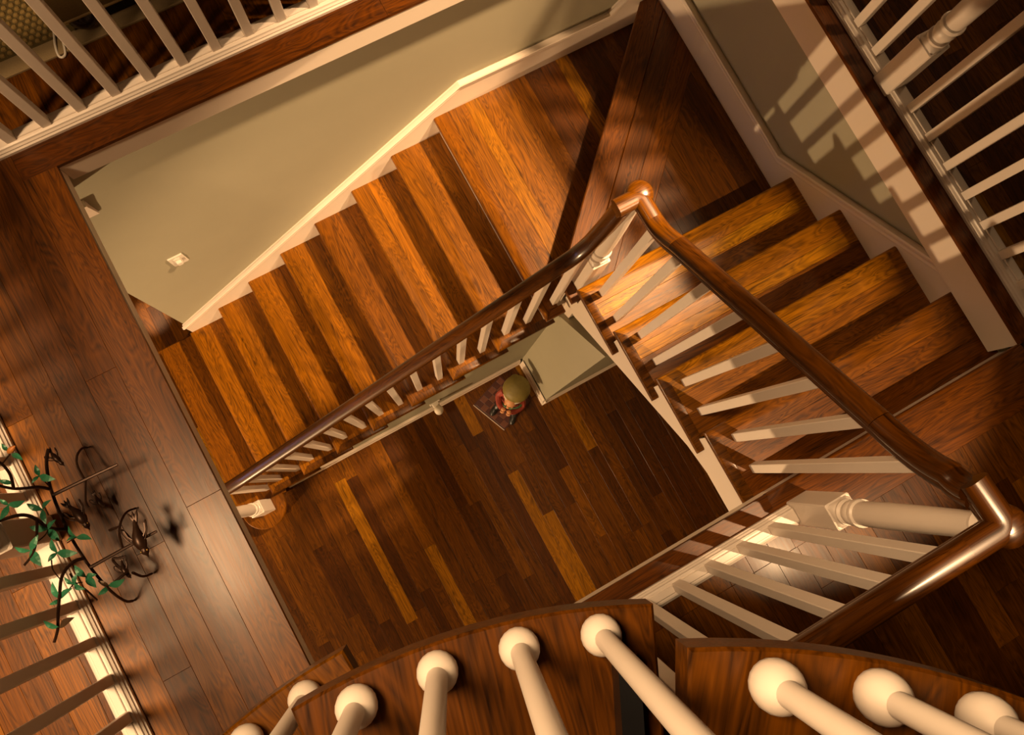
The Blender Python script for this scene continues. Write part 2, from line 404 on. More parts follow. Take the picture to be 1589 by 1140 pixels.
# ================================================================== STAIRS
THK = 0.028
def bull(poly, ztop, thick, edges, rad=0.010):
    """plank whose exposed edges are rounded; edges(x,y) -> inward unit shift of that vertex"""
    mb = MB(); rings = []
    for z, c in ((-thick, rad * 0.7), (-thick + rad * 0.5, 0.0), (-rad, 0.0), (-rad * 0.35, rad * 0.3), (0.0, rad)):
        rings.append([(x + edges(x, y)[0] * c, y + edges(x, y)[1] * c, z + ztop) for x, y in poly])
    mb.loft(rings); return mb
def local_obj(name, mb, parent, org, a, color, mat=None):
    o = mesh_obj(name, mb.v, mb.f, mat or MW, parent, org, rotz=a, color=color); sharp_edges(o, 40); return o
def make_tread(parent, org, a, W, going, ztop, cols, strips=(0.085, 0.17), ret=True, tail=0.078, wallx=0.0):
    """org: wall-side nosing point; local x runs to the open side, local y runs up the stair"""
    rw = 0.042; xe = W - rw if ret else W
    ys = [0.0] + list(strips) + [going + 0.04]
    poly = [(wallx, 0), (W, 0), (xe, rw), (xe, ys[1]), (wallx, ys[1])] if ret else [(wallx, 0), (W, 0), (W, ys[1]), (wallx, ys[1])]
    m = bull(poly, 0.0, THK, lambda x, y: (0, 1) if y < 1e-6 and x < W - 1e-6 else ((-1, 1) if y < 1e-6 else (0, 0)))
    t = local_obj('tread', m, parent, (org[0], org[1], ztop), a, cols[0])
    R3 = Matrix.Rotation(a, 3, 'Z')
    def sub(name, poly, col, edges=None):
        cx = sum(p[0] for p in poly) / len(poly); cy = sum(p[1] for p in poly) / len(poly)
        pl = [(x - cx, y - cy) for x, y in poly]
        if edges: mm = bull(pl, 0, THK, lambda x, y: edges(x + cx, y + cy))
        else: mm = MB(); mm.prism(pl, -THK, 0, 0.0008)
        o = mesh_obj(name, mm.v, mm.f, MW, None, (0, 0, 0), color=col); sharp_edges(o, 40)
        o.parent = t; o.location = (cx, cy, 0); return o
    for i in range(1, len(ys) - 1):
        sub('board', rect(wallx, xe - 0.0004, ys[i] + 0.0006, ys[i + 1]), cols[min(i, len(cols) - 1)])
    if ret:
        yb = going + tail
        o = sub('return_nosing', [(W, 0.0003), (W, yb), (xe, yb), (xe, rw + 0.0003)], tuple(0.62 * c for c in D1),
                lambda x, y: (-1 if x > W - 1e-6 else 0, -1 if y > yb - 1e-6 else (1 if y < 0.001 else 0)))
    return t
def make_riser(parent, org, a, W, z0, z1, x0=0.0):
    mm = MB(); mm.box(x0, W, 0.030, 0.046, z0, z1)
    return mesh_obj('riser', mm.v, mm.f, MTRIM, parent, (org[0], org[1], 0), rotz=a)

D1, D2, D3 = (0.18, 0.075, 0.024), (0.24, 0.104, 0.031), (0.31, 0.142, 0.040)
flightA = thing('stair_flight', 'lower flight of walnut treads rising from the ground floor to the corner landing', 'stairs', (-1.0, -0.6, 0), 'flights of the winding stair')
rng = random.Random(5)
def tone3(bright=1.0):
    base = rng.choice((D1, D2, D2, D2)); 
    ks = [bright * (0.82 + 0.38 * rng.random()) for _ in range(4)]
    return [tuple(c * k for c in base) for k in ks]
# curtail step with rounded end
cur = [(-2.085, 0.05), (-2.09, -1.205)]
cc, cr = (-1.945, -1.205), 0.145
cur += [(cc[0] + cr * math.cos(t), cc[1] + cr * math.sin(t)) for t in [math.pi + math.pi * i / 18 for i in range(1, 19)]]
cur += [(-1.80, -1.185), (-1.775, -1.185), (-1.775, 0.0), (-1.795, 0.0), (-1.795, 0.05)]
ctr = (-1.95, -0.55)
def cur_obj(name, sh, z0, z1, mat, col, c):
    poly = inset(cur, sh); mb = MB(); 
    mb.prism([(-(y - ctr[1]), (x - ctr[0])) for x, y in poly], z0, z1, c)
    return mesh_obj(name, mb.v, mb.f, mat, flightA, (*ctr, 0), rotz=-math.pi / 2, color=col)
cur_obj('starting_step', 0.0, RISE - THK, RISE, MW, D1, 0.006)
cur_obj('starting_riser', 0.03, 0.0, RISE - THK, MW, (0.12, 0.04, 0.013), 0)
for k in range(2, 9):
    x = -(9 - k) * G1
    w = 1.180
    cols = tone3(1.0)
    make_tread(flightA, (x, 0.0), -math.pi / 2, w, G1, k * RISE, cols, strips=(0.09 + 0.02 * rng.random(), 0.185 + 0.02 * rng.random()))
for k in range(2, 10):
    x = -(9 - k) * G1
    make_riser(flightA, (x, 0.0), -math.pi / 2, 1.142, (k - 1) * RISE, k * RISE - THK)
# skirt board against the back wall
def slab_poly(name, pts, mat, parent, axis, t0, t1, label=None):
    """polygon in XZ (axis y) or YZ (axis x), thickness t0..t1"""
    mb = MB()
    if axis == 'y': mb.loft([[(p, t0, q) for p, q in pts], [(p, t1, q) for p, q in pts]])
    else: mb.loft([[(t0, p, q) for p, q in pts], [(t1, p, q) for p, q in pts]])
    o = mb.build(name, mat, parent)
    if label: o['label'] = label
    return o
topA = [(-1.80, 0.553), (0.143, 1.952), (0.985, 1.935), (1.10, 2.06), (1.262, 2.122)]
slab_poly('skirt_board', topA + [(1.262, 1.5), (0.2, 1.5), (-1.72, 0.1), (-1.80, 0.0)], MTRIM, flightA, 'y', 0.0005, 0.0175, 'cream skirt board following the treads up the wall')
CAP = [(0, -0.050), (0.004, -0.050), (0.006, -0.040), (0.004, -0.036), (0.004, -0.026), (0.010, -0.020), (0.012, -0.010), (0.018, -0.006), (0.020, 0.004), (0.016, 0.010), (0, 0.010)]
def sweep(path, prof, side=None, up=None, closed_caps=True, mb=None):
    """profile (s,u) carried along path; give a constant side (rail in a vertical plane) or a constant up"""
    mb = mb or MB(); P = [Vector(p) for p in path]; rings = []
    for i, p in enumerate(P):
        if i == 0: t = (P[1] - P[0]).normalized(); k = 1.0
        elif i == len(P) - 1: t = (P[-1] - P[-2]).normalized(); k = 1.0
        else:
            t1 = (P[i] - P[i - 1]).normalized(); t2 = (P[i + 1] - P[i]).normalized(); t = (t1 + t2).normalized(); k = 1.0 / max(0.5, t.dot(t1))
        if side is not None:
            s = Vector(side); u = s.cross(t); u.normalize()
            if u.z < -1e-6: u = -u
            rings.append([p + s * a + u * (b * k) for a, b in prof])
        else:
            u = Vector(up); s = t.cross(u).normalized()
            rings.append([p + s * (a * k) + u * b for a, b in prof])
    mb.loft(rings); return mb
m = sweep([(x, 0.0005, z) for x, z in topA], CAP, side=(0, -1, 0)); m.build('skirt_cap', MTRIM, flightA, smooth='auto')

# ------------------------------------------------------------------ landing with its diagonal step
landing = thing('stair_landing', 'walnut corner landing split by a diagonal step between the two flights', 'landing', (0.6, -0.6, 9 * RISE))
DG = 1.172
nos = [(0.0, 0.0), (1.180, 0.0), (1.180 - 0.042, 0.042), (1.180 - 0.042, 0.085), (0.0, 0.085)]
m = bull(nos, 0.0, THK, lambda x, y: (0, 1) if y < 1e-6 and x < 1.18 - 1e-6 else ((-1, 1) if y < 1e-6 else (0, 0)))
local_obj('nosing_board', m, landing, (0.0, 0.0, 9 * RISE), -math.pi / 2, D1)
rngl = random.Random(31); x = 0.0856; lcols = [D2, (0.34, 0.16, 0.046), D2, D2, D1, (0.085, 0.034, 0.013), (0.13, 0.05, 0.017), (0.36, 0.175, 0.05), (0.08, 0.03, 0.011), (0.09, 0.035, 0.012), (0.17, 0.07, 0.022), (0.08, 0.03, 0.011), (0.1, 0.04, 0.014)]
i = 0
while x < 1.24:
    xe = x + (0.072 if i in (1, 7) else 0.092)
    poly = clip(clip(rect(x, xe - 0.0006, -1.138, 0.0), 1, -1, DG + 0.035), 1, 0, 1.262)
    if len(poly) >= 3: board('plank', poly, 9 * RISE, 0.02, landing, 'y', tuple(0.78 * c for c in lcols[i % len(lcols)]))
    x = xe; i += 1
board('return_nosing', [(0.0425, -1.1384), (0.0004, -1.18), (0.108, -1.18), (0.108, -1.1384)], 9 * RISE, THK, landing, 'x', D1, c=0.003)
# diagonal step
area = [(1, 0, 1.262), (0, 1, 0.0), (-1, 0, -0.108), (0, -1, 1.185)]
def dstrip(name, d0, d1, col, c=0.0012):
    poly = [(-1.0, -1.0 - d0), (3.0, 3.0 - d0), (3.0, 3.0 - d1), (-1.0, -1.0 - d1)]
    for cl in area: poly = clip(poly, *cl)
    if len(poly) >= 3: board(name, poly, 10 * RISE, THK, landing, angle=math.radians(225), color=col, c=c)
dstrip('nosing_board', DG, DG + 0.175, (0.125, 0.050, 0.018), 0.005)
dstrip('nosing_board', DG + 0.1758, DG + 0.33, (0.10, 0.040, 0.014))
dstrip('nosing_board', DG + 0.3308, DG + 0.475, (0.15, 0.060, 0.020))
x = 0.108; i = 0
while x < 1.26:
    xe = min(x + 0.092, 1.262)
    poly = clip(rect(x, xe - 0.0006, -1.185, -0.0005), -1, 1, -(DG + 0.4758))
    if len(poly) >= 3: board('plank', poly, 10 * RISE, 0.02, landing, 'y', tone(rngl, 0.6))
    x = xe; i += 1
poly = [(-1.0, -1.0 - DG - 0.04), (3.0, 3.0 - DG - 0.04), (3.0, 3.0 - DG - 0.06), (-1.0, -1.0 - DG - 0.06)]
for cl in area: poly = clip(poly, *cl)
mb = MB(); mb.prism(poly, 9 * RISE, 10 * RISE - THK); mb.build('riser', MTRIM, landing)
mb = MB(); mb.prism([(0.05, -1.138), (1.28, -1.138), (1.28, 0.016), (0.05, 0.016)], 9 * RISE - 0.22, 9 * RISE - 0.0205); mb.build('soffit', MTRIM, landing)
mb = MB(); mb.prism([(0.14, -1.20), (1.28, -1.20), (1.28, -1.1385), (0.14, -1.1385)], 9 * RISE - 0.22, 10 * RISE - THK - 0.001); mb.build('header', MTRIM, landing)

# ------------------------------------------------------------------ upper flight
flightB = thing('stair_flight', 'upper flight of walnut treads rising from the corner landing to the upper hall', 'stairs', (0.7, -1.7, 10 * RISE), 'flights of the winding stair')
W2 = XR - OPEN2
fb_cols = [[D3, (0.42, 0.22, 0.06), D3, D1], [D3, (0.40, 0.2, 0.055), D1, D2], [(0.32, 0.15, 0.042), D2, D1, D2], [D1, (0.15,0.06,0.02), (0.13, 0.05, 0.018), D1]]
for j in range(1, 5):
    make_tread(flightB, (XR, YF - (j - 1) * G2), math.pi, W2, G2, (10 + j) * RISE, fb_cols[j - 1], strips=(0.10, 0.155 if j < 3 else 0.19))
for j in range(1, 6):
    make_riser(flightB, (XR, YF - (j - 1) * G2), math.pi, W2 - 0.036, (9 + j) * RISE, (10 + j) * RISE - THK)
# nosing board of the upper hall floor at the head of the flight
m = bull([(0.0, 0.0), (XM - 0.1284, 0.0), (XM - 0.1284, 0.197), (0.0, 0.197)], 0.0, THK, lambda x, y: (0, 1) if y < 1e-6 else (0, 0))
local_obj('landing_nosing', m, flightB, (XM - 0.0052, YB + 0.005, L + 0.0012), math.pi, (0.115, 0.044, 0.016))
# open stringer
st = [(-1.165, 10 * RISE - THK)]
for j in range(1, 5):
    y = YF - (j - 1) * G2 - 0.030
    st += [(y, (9 + j) * RISE - (THK if j == 1 else THK)), (y, (10 + j) * RISE - THK)]
y = YF - 4 * G2 - 0.03
st += [(y, 14 * RISE - THK), (y, L - 0.03), (-2.30, L - 0.03), (-2.30, 2.36), (-2.10, 2.36), (-1.97, 2.307), (-1.22, 1.70), (-1.12, 1.68), (-1.12, 10 * RISE - THK)]
st2 = [st[0]]
for p in st[1:]:
    if abs(p[0] - st2[-1][0]) + abs(p[1] - st2[-1][1]) > 1e-4: st2.append(p)
slab_poly('stringer', st2, MTRIM, flightB, 'x', 0.138, 0.165, 'cream open stringer cut to the treads')
topB = [(-0.001, 2.122), (-1.055, 2.118), (-1.80, 2.660), (-1.86, 2.699)]
slab_poly('skirt_board', topB + [(-2.177, 2.699), (-2.177, 2.2), (-1.2, 1.4), (-0.001, 1.4)], MTRIM, flightB, 'x', XR, 1.2805, 'cream skirt board along the upper flight wall')
m = sweep([(XR, y, z) for y, z in topB[:3] + [(-1.845, 2.692)]], CAP, side=(-1, 0, 0)); m.build('skirt_cap', MTRIM, flightB, smooth='auto')
mb = MB(); mb.loft([[(0.166, y, z) for y, z in ((-1.22, 1.71), (-2.17, 2.45), (-2.17, 2.48), (-1.22, 1.80))], [(1.26, y, z) for y, z in ((-1.22, 1.71), (-2.17, 2.45), (-2.17, 2.48), (-1.22, 1.80))]])
mb.build('soffit', MTRIM, flightB)

# ================================================================== RAILINGS
RAILP = [(-0.022, -0.030), (0.022, -0.030), (0.024, -0.020), (0.020, -0.012), (0.023, -0.006), (0.030, 0.000), (0.0325, 0.010), (0.030, 0.019), (0.022, 0.026),
         (0.010, 0.0295), (-0.010, 0.0295), (-0.022, 0.026), (-0.030, 0.019), (-0.0325, 0.010), (-0.030, 0.000), (-0.023, -0.006), (-0.020, -0.012), (-0.024, -0.020)]
RAILC = (0.060, 0.024, 0.009)
def rail_uv(o, path, nprof):
    """U along the rail, V around it"""
    me = o.data; uv = me.uv_layers.new(name='UVMap')
    d = [0.0]
    for i in range(1, len(path)): d.append(d[-1] + (Vector(path[i]) - Vector(path[i - 1])).length)
    for poly in me.polygons:
        vs = list(poly.vertices)
        for li, vi in zip(poly.loop_indices, vs):
            i, j = divmod(vi, nprof)
            if len(vs) > 4: uv.data[li].uv = (0.01 * j, 0.0); continue
            js = [v % nprof for v in vs]
            if j == 0 and max(js) == nprof - 1: j = nprof
            uv.data[li].uv = (d[i], j * 0.016)
def make_rail(name, path, parent, side=None, up=None, color=RAILC, prof=RAILP):
    mb = sweep(path, prof, side, up); o = mb.build(name, MRAIL, parent, color=color); sharp_edges(o, 40); rail_uv(o, path, len(prof)); return o
def arc(p0, p1, p2, n=8):
    """quadratic bezier"""
    p0, p1, p2 = Vector(p0), Vector(p1), Vector(p2)
    return [tuple((1 - t) ** 2 * p0 + 2 * t * (1 - t) * p1 + t * t * p2) for t in [i / n for i in range(n + 1)]]
def baluster(parent, x, y, z0, z1, h=0.0165):
    m = MB(); m.cbox(x - h, x + h, y - h, y + h, z0, z1, 0.002); return m.build('baluster', MWHITE, parent)
def newel(parent, x, y, z0, hsq, htop, hw=0.043, rt=0.031, rings=True):
    m = MB(); c = 0.004
    m.cbox(x - hw, x + hw, y - hw, y + hw, z0, z0 + hsq, c)
    # shoulder going from the square to the round
    n = 24; rr = []
    def sq(ang, h):
        k = max(abs(math.cos(ang)), abs(math.sin(ang))); return h / k
    for t, z in ((0.0, 0.0), (0.35, 0.010), (0.7, 0.016), (1.0, 0.018)):
        rr.append([(x + math.cos(a) * ((1 - t) * min(sq(a, hw - c), hw * 1.3) + t * hw * 0.8), y + math.sin(a) * ((1 - t) * min(sq(a, hw - c), hw * 1.3) + t * hw * 0.8), z0 + hsq + z) for a in [2 * math.pi * (j + 0.5) / n for j in range(n)]])
    m.loft(rr)
    b = hsq + 0.016
    prof = [(hw * 0.80, b), (hw * 0.92, b + 0.006), (hw * 0.92, b + 0.014), (hw * 0.72, b + 0.018), (hw * 0.70, b + 0.024), (hw * 0.86, b + 0.034), (hw * 0.90, b + 0.048), (hw * 0.82, b + 0.062), (hw * 0.66, b + 0.068),
            (hw * 0.95, b + 0.074), (hw * 1.0, b + 0.082), (hw * 0.95, b + 0.090), (hw * 0.80, b + 0.094), (hw * 0.84, b + 0.12), (hw * 0.86, b + 0.22), (hw * 0.80, b + 0.40), (rt, htop - 0.06), (rt * 0.98, htop - 0.03), (rt * 1.18, htop - 0.026), (rt * 1.22, htop - 0.016), (rt * 1.05, htop - 0.010), (rt * 0.9, htop)]
    m.lathe(prof, (x, y), 24, z0)
    return m.build('newel_post', MWHITE, parent, smooth='auto')

# ---- railing of the lower flight
Y1 = -1.113
r1 = thing('stair_railing', 'lower stair railing with a dark handrail sloping down to the round starting step', 'railing', (-1.0, Y1, 0.8), 'railings of the winding stair')
NX, NY = 0.205, -1.105
H1 = 0.835
def zr1(x): return 9 * RISE + x * RISE / G1 + H1
path = [(-1.90, Y1, zr1(-1.80) - 0.02), (-1.80, Y1, zr1(-1.78)), (-1.70, Y1, zr1(-1.70))] + [(x, Y1, zr1(x)) for x in (-1.2, -0.7, -0.3, 0.0)]
make_rail('handrail', path, r1, side=(0, -1, 0))
g0 = (0.0, Y1, zr1(0.0))
goose = arc(g0, (0.085, Y1, zr1(0.085) - 0.01), (0.108, Y1, zr1(0.11) + 0.12), 8)[0:] + arc((0.108, Y1, zr1(0.11) + 0.12), (0.132, Y1, 2.86), (0.146, Y1, 2.992), 7)[1:]
make_rail('handrail_gooseneck', goose, r1, side=(0, -1, 0), color=(0.055, 0.022, 0.009))
# turnout to the starting newel
make_rail('handrail_turnout', arc((-1.90, Y1, zr1(-1.80) - 0.02), (-2.02, Y1, zr1(-1.80) - 0.03), (-2.02, -1.18, zr1(-1.80) - 0.03), 6) + arc((-2.02, -1.18, zr1(-1.80) - 0.03), (-2.02, -1.215, zr1(-1.80) - 0.03), (-1.925, -1.215, zr1(-1.80) - 0.03), 6)[1:], r1, up=(0, 0, 1))
newel(r1, -1.925, -1.215, RISE, 0.30, zr1(-1.80) - 0.06 - RISE, hw=0.042)
for k in range(1, 9):
    for off in (0.083, 0.210):
        if k == 1 and off < 0.1: continue
        x = -(9 - k) * G1 + off; baluster(r1, x, Y1 + 0.010, k * RISE, zr1(x) - 0.022)
baluster(r1, 0.080, Y1 + 0.006, 9 * RISE, 2.60)

# ---- railing of the upper flight (with the middle newel)
X2 = 0.207
r2 = thing('stair_railing', 'upper stair railing with a dark handrail climbing from the middle newel to the hall', 'railing', (X2, -1.7, 10 * RISE), 'railings of the winding stair')
H2 = 0.855
def zr2(y): return 11 * RISE + (YF - y) * RISE / G2 + H2
newel(r2, NX, NY, 10 * RISE, 0.385, 3.000 - 10 * RISE, hw=0.044, rt=0.028)
capz = 3.012
BULB = 0.046
def cap_fitting(parent, pa, pc, pb, z, bulge, color):
    """quarter turn over a newel: arm pa -> corner pc -> arm pb, with a rounded outer boss"""
    pts = arc(pa, tuple(Vector(pa) * 0.25 + Vector(pc) * 0.75), pc, 3)
    p1 = [Vector(pa), Vector(pa) * 0.24 + Vector(pc) * 0.76]; p2 = [Vector(pb) * 0.24 + Vector(pc) * 0.76, Vector(pb)]
    path = [tuple(p1[0])] + arc(p1[1], pc, p2[0], 8) + [tuple(p2[1])]
    o = make_rail('handrail_cap', path, parent, up=(0, 0, 1), color=color)
    m = MB(); prof = [(0.030, -0.030), (0.044, -0.022), (0.048, -0.006), (0.0482, 0.006), (0.046, 0.014), (0.040, 0.0205), (0.031, 0.0255), (0.018, 0.0287), (0.002, 0.0297)]
    m.lathe(prof, bulge, 22, z)
    b = m.build('cap_boss', MRAIL, parent, color=color, smooth='auto')
    uv = b.data.uv_layers.new(name='UVMap')
    for lp in b.data.loops:
        co = b.data.vertices[lp.vertex_index].co; uv.data[lp.index].uv = (co.x + 0.3 * co.y, co.y)
    return o
CAPC = (0.13, 0.054, 0.018)
cap_fitting(r2, (0.116, Y1, capz), (NX, Y1, capz), (X2, -1.20, capz), capz, (NX + 0.006, Y1 + 0.009), CAPC)
easing = arc((X2, -1.20, capz), (X2, -1.255, capz), (X2, -1.325, zr2(-1.325)), 6)
make_rail('handrail_easing', easing, r2, side=(-1, 0, 0), color=CAPC)
make_rail('handrail', [(X2, y, zr2(y)) for y in (-1.325, -1.55, -1.8, -2.00)], r2, side=(-1, 0, 0))
CZ = 3.815
goose = arc((X2, -2.00, zr2(-2.00)), (X2, -2.105, zr2(-2.085)), (X2, -2.145, zr2(-2.12) + 0.055), 8) + arc((X2, -2.145, zr2(-2.12) + 0.055), (X2, -2.172, CZ - 0.06), (X2, -2.185, CZ - 0.028), 7)[1:]
make_rail('handrail_gooseneck', goose, r2, side=(-1, 0, 0), color=(0.05, 0.02, 0.008))
for j in range(1, 5):
    for off in (0.066, 0.193):
        y = YF - (j - 1) * G2 - off; baluster(r2, X2, y, (10 + j) * RISE, zr2(y) - 0.022)

# ---- hall railings around the opening
SHOE = [(-0.036, 0.0), (0.036, 0.0), (0.036, 0.012), (0.031, 0.016), (0.031, 0.021), (0.026, 0.026), (0.024, 0.032), (0.018, 0.034), (-0.018, 0.034), (-0.024, 0.032), (-0.026, 0.026), (-0.031, 0.021), (-0.031, 0.016), (-0.036, 0.012)]
HR = L + 0.93
def hall_railing(label, a, b, along, first, step, n, skip=(), fillets=True, newels=(), rail_ends=None):
    """straight level railing: shoe rail, fillets, balusters, handrail"""
    base = ((a[0] + b[0]) / 2, (a[1] + b[1]) / 2, L)
    t = thing('hall_railing', label, 'railing', base, 'level railings of the upper hall')
    side = (0, -1, 0) if along == 'x' else (1, 0, 0)
    m = MB(); m.extr(SHOE, (*a, L + 0.0015), (*b, L + 0.0015), side, (0, 0, 1)); m.build('shoe_rail', MWHITE, t)
    c = a[1] if along == 'x' else a[0]
    for i in range(n):
        if i in skip: continue
        p = first + i * step
        x, y = (p, c) if along == 'x' else (c, p)
        baluster(t, x, y, L + 0.034, HR - 0.028)
        if fillets and i < n - 1:
            f = MB(); q0, q1 = sorted((p, p + step)); q0 += 0.0170; q1 -= 0.0170
            if i + 1 in skip: continue
            if along == 'x': f.cbox(q0, q1, c - 0.012, c + 0.012, L + 0.0357, L + 0.041, 0.002)
            else: f.cbox(c - 0.012, c + 0.012, q0, q1, L + 0.0357, L + 0.041, 0.002)
            f.build('fillet', MWHITE, t)
    ra, rb = rail_ends or (a, b)
    make_rail('handrail', [(*ra, HR - 0.004), (*rb, HR - 0.004)], t, up=(0, 0, 1))
    for nx, ny in newels: newel(t, nx, ny, L, 0.27, HR - 0.034 - L, hw=0.043)
    return t
hall_railing('white level railing behind the narrow walnut ledge at the top left', (-1.905, 0.034), (1.34, 0.034), 'x', -1.500, 0.1203, 23, newels=((-1.945, 0.034),))
hall_railing('white level railing with a turned newel on the right side of the stairwell', (1.307, -0.07), (1.307, -2.45), 'y', -0.155, -0.1225, 19, skip=(8,), newels=((1.307, -1.128),))
hall_railing('white level railing behind the metal bird sculpture on the wide ledge', (-1.945, -0.06), (-1.945, -3.0), 'y', -0.186, -0.1225, 23, skip=(8,), newels=((-1.945, -1.165),))
r3 = hall_railing('white level railing ending at the round newel at the head of the upper flight', (-0.78, -2.272), (0.168, -2.272), 'x', 0.078, -0.1232, 7, newels=((0.2135, -2.272), (-0.82, -2.272)), rail_ends=((-0.86, -2.272), (0.115, -2.272)))
CZ2 = HR - 0.004
cap_fitting(r3, (X2 + 0.004, -2.158, CZ2), (0.2195, -2.272, CZ2), (0.115, -2.272, CZ2), CZ2, (0.2245, -2.2765), (0.05, 0.021, 0.009))

# ================================================================== SPIRAL STAIR
SC = (-1.037, -2.635); SRISE = 0.235; SZ = 4.42; SR = 0.876
sp = thing('spiral_staircase', 'walnut spiral stair in the foreground with round white balusters on ball feet', 'spiral stair', (SC[0], SC[1], L))
SPC = [(0.080, 0.031, 0.010), (0.092, 0.036, 0.011), (0.13, 0.054, 0.016)]
tz0 = SZ - 5 * SRISE
for i in range(-6, 4):
    z = SZ + i * SRISE
    a0 = math.radians(61.0 - 27.75 * i); a1 = a0 + math.radians(29.7); am = (a0 + a1) / 2
    outer = [(SR * math.cos(a0 + (a1 - a0) * q / 12 - am), SR * math.sin(a0 + (a1 - a0) * q / 12 - am)) for q in range(13)]
    poly = [(0.0, -0.055)] + [] + outer + [(0.0, 0.055)]
    mb = MB(); mb.prism(poly, -0.042, 0.0, 0.0035)
    o = mesh_obj('tread', mb.v, mb.f, MW, sp, (SC[0], SC[1], z), rotz=am, color=SPC[i % 3])
    # steel bracket along the edge under the next tread
    ab = a0 + math.radians(2.9)
    br = MB(); pts = []
    ux, uy = math.cos(ab), math.sin(ab)
    def bpnt(rad, zz): return (SC[0] + ux * rad, SC[1] + uy * rad, zz)
    ring = []
    w = 0.013
    outline = [(0.10, 0.0)] + [(0.805 + 0.02 * math.sin(t), 0.02 - 0.02 * math.cos(t)) for t in [math.pi * q / 8 for q in range(9)]] + [(0.10, 0.04)]
    r_a = [(SC[0] + ux * rr - uy * w, SC[1] + uy * rr + ux * w, z + 0.0005 + h) for rr, h in outline]
    r_b = [(SC[0] + ux * rr + uy * w, SC[1] + uy * rr - ux * w, z + 0.0005 + h) for rr, h in outline]
    br.loft([r_a, r_b])
    brk = br.build('bracket', plain('black_steel', (0.012, 0.012, 0.013), 0.25, spec=0.6) if i == -6 else bpy.data.materials['black_steel'], sp)
    for q in range(4):
        ang = a0 + math.radians(4.75 + 6.68 * q)
        x, y = SC[0] + 0.8475 * math.cos(ang), SC[1] + 0.8475 * math.sin(ang)
        bl = MB(); prof = [(0.012, 0.0), (0.0185, 0.003), (0.0228, 0.010), (0.0245, 0.019), (0.0240, 0.028), (0.0215, 0.036), (0.0165, 0.0425), (0.0135, 0.0455), (0.0122, 0.047), (0.0122, 0.86)]
        bl.lathe(prof, (x, y), 20, z + 0.0005)
        bl.build('baluster', MWHITE, sp, smooth='auto')
mb = MB(); mb.lathe([(0.06, 0.0), (0.06, SZ + 3 * SRISE + 0.9 - L)], SC, 24, L); mb.build('centre_pole', bpy.data.materials['black_steel'], sp, smooth='auto')
hel = []
for q in range(0, 73):
    ang = math.radians(61 + 27.75 * 6 + 20) - math.radians(270) * q / 72
    zz = SZ + (61 + 14 - math.degrees(ang)) / 27.75 * SRISE + 0.86
    hel.append((SC[0] + 0.8475 * math.cos(ang), SC[1] + 0.8475 * math.sin(ang), zz))
make_rail('handrail', hel, sp, up=(0, 0, 1))

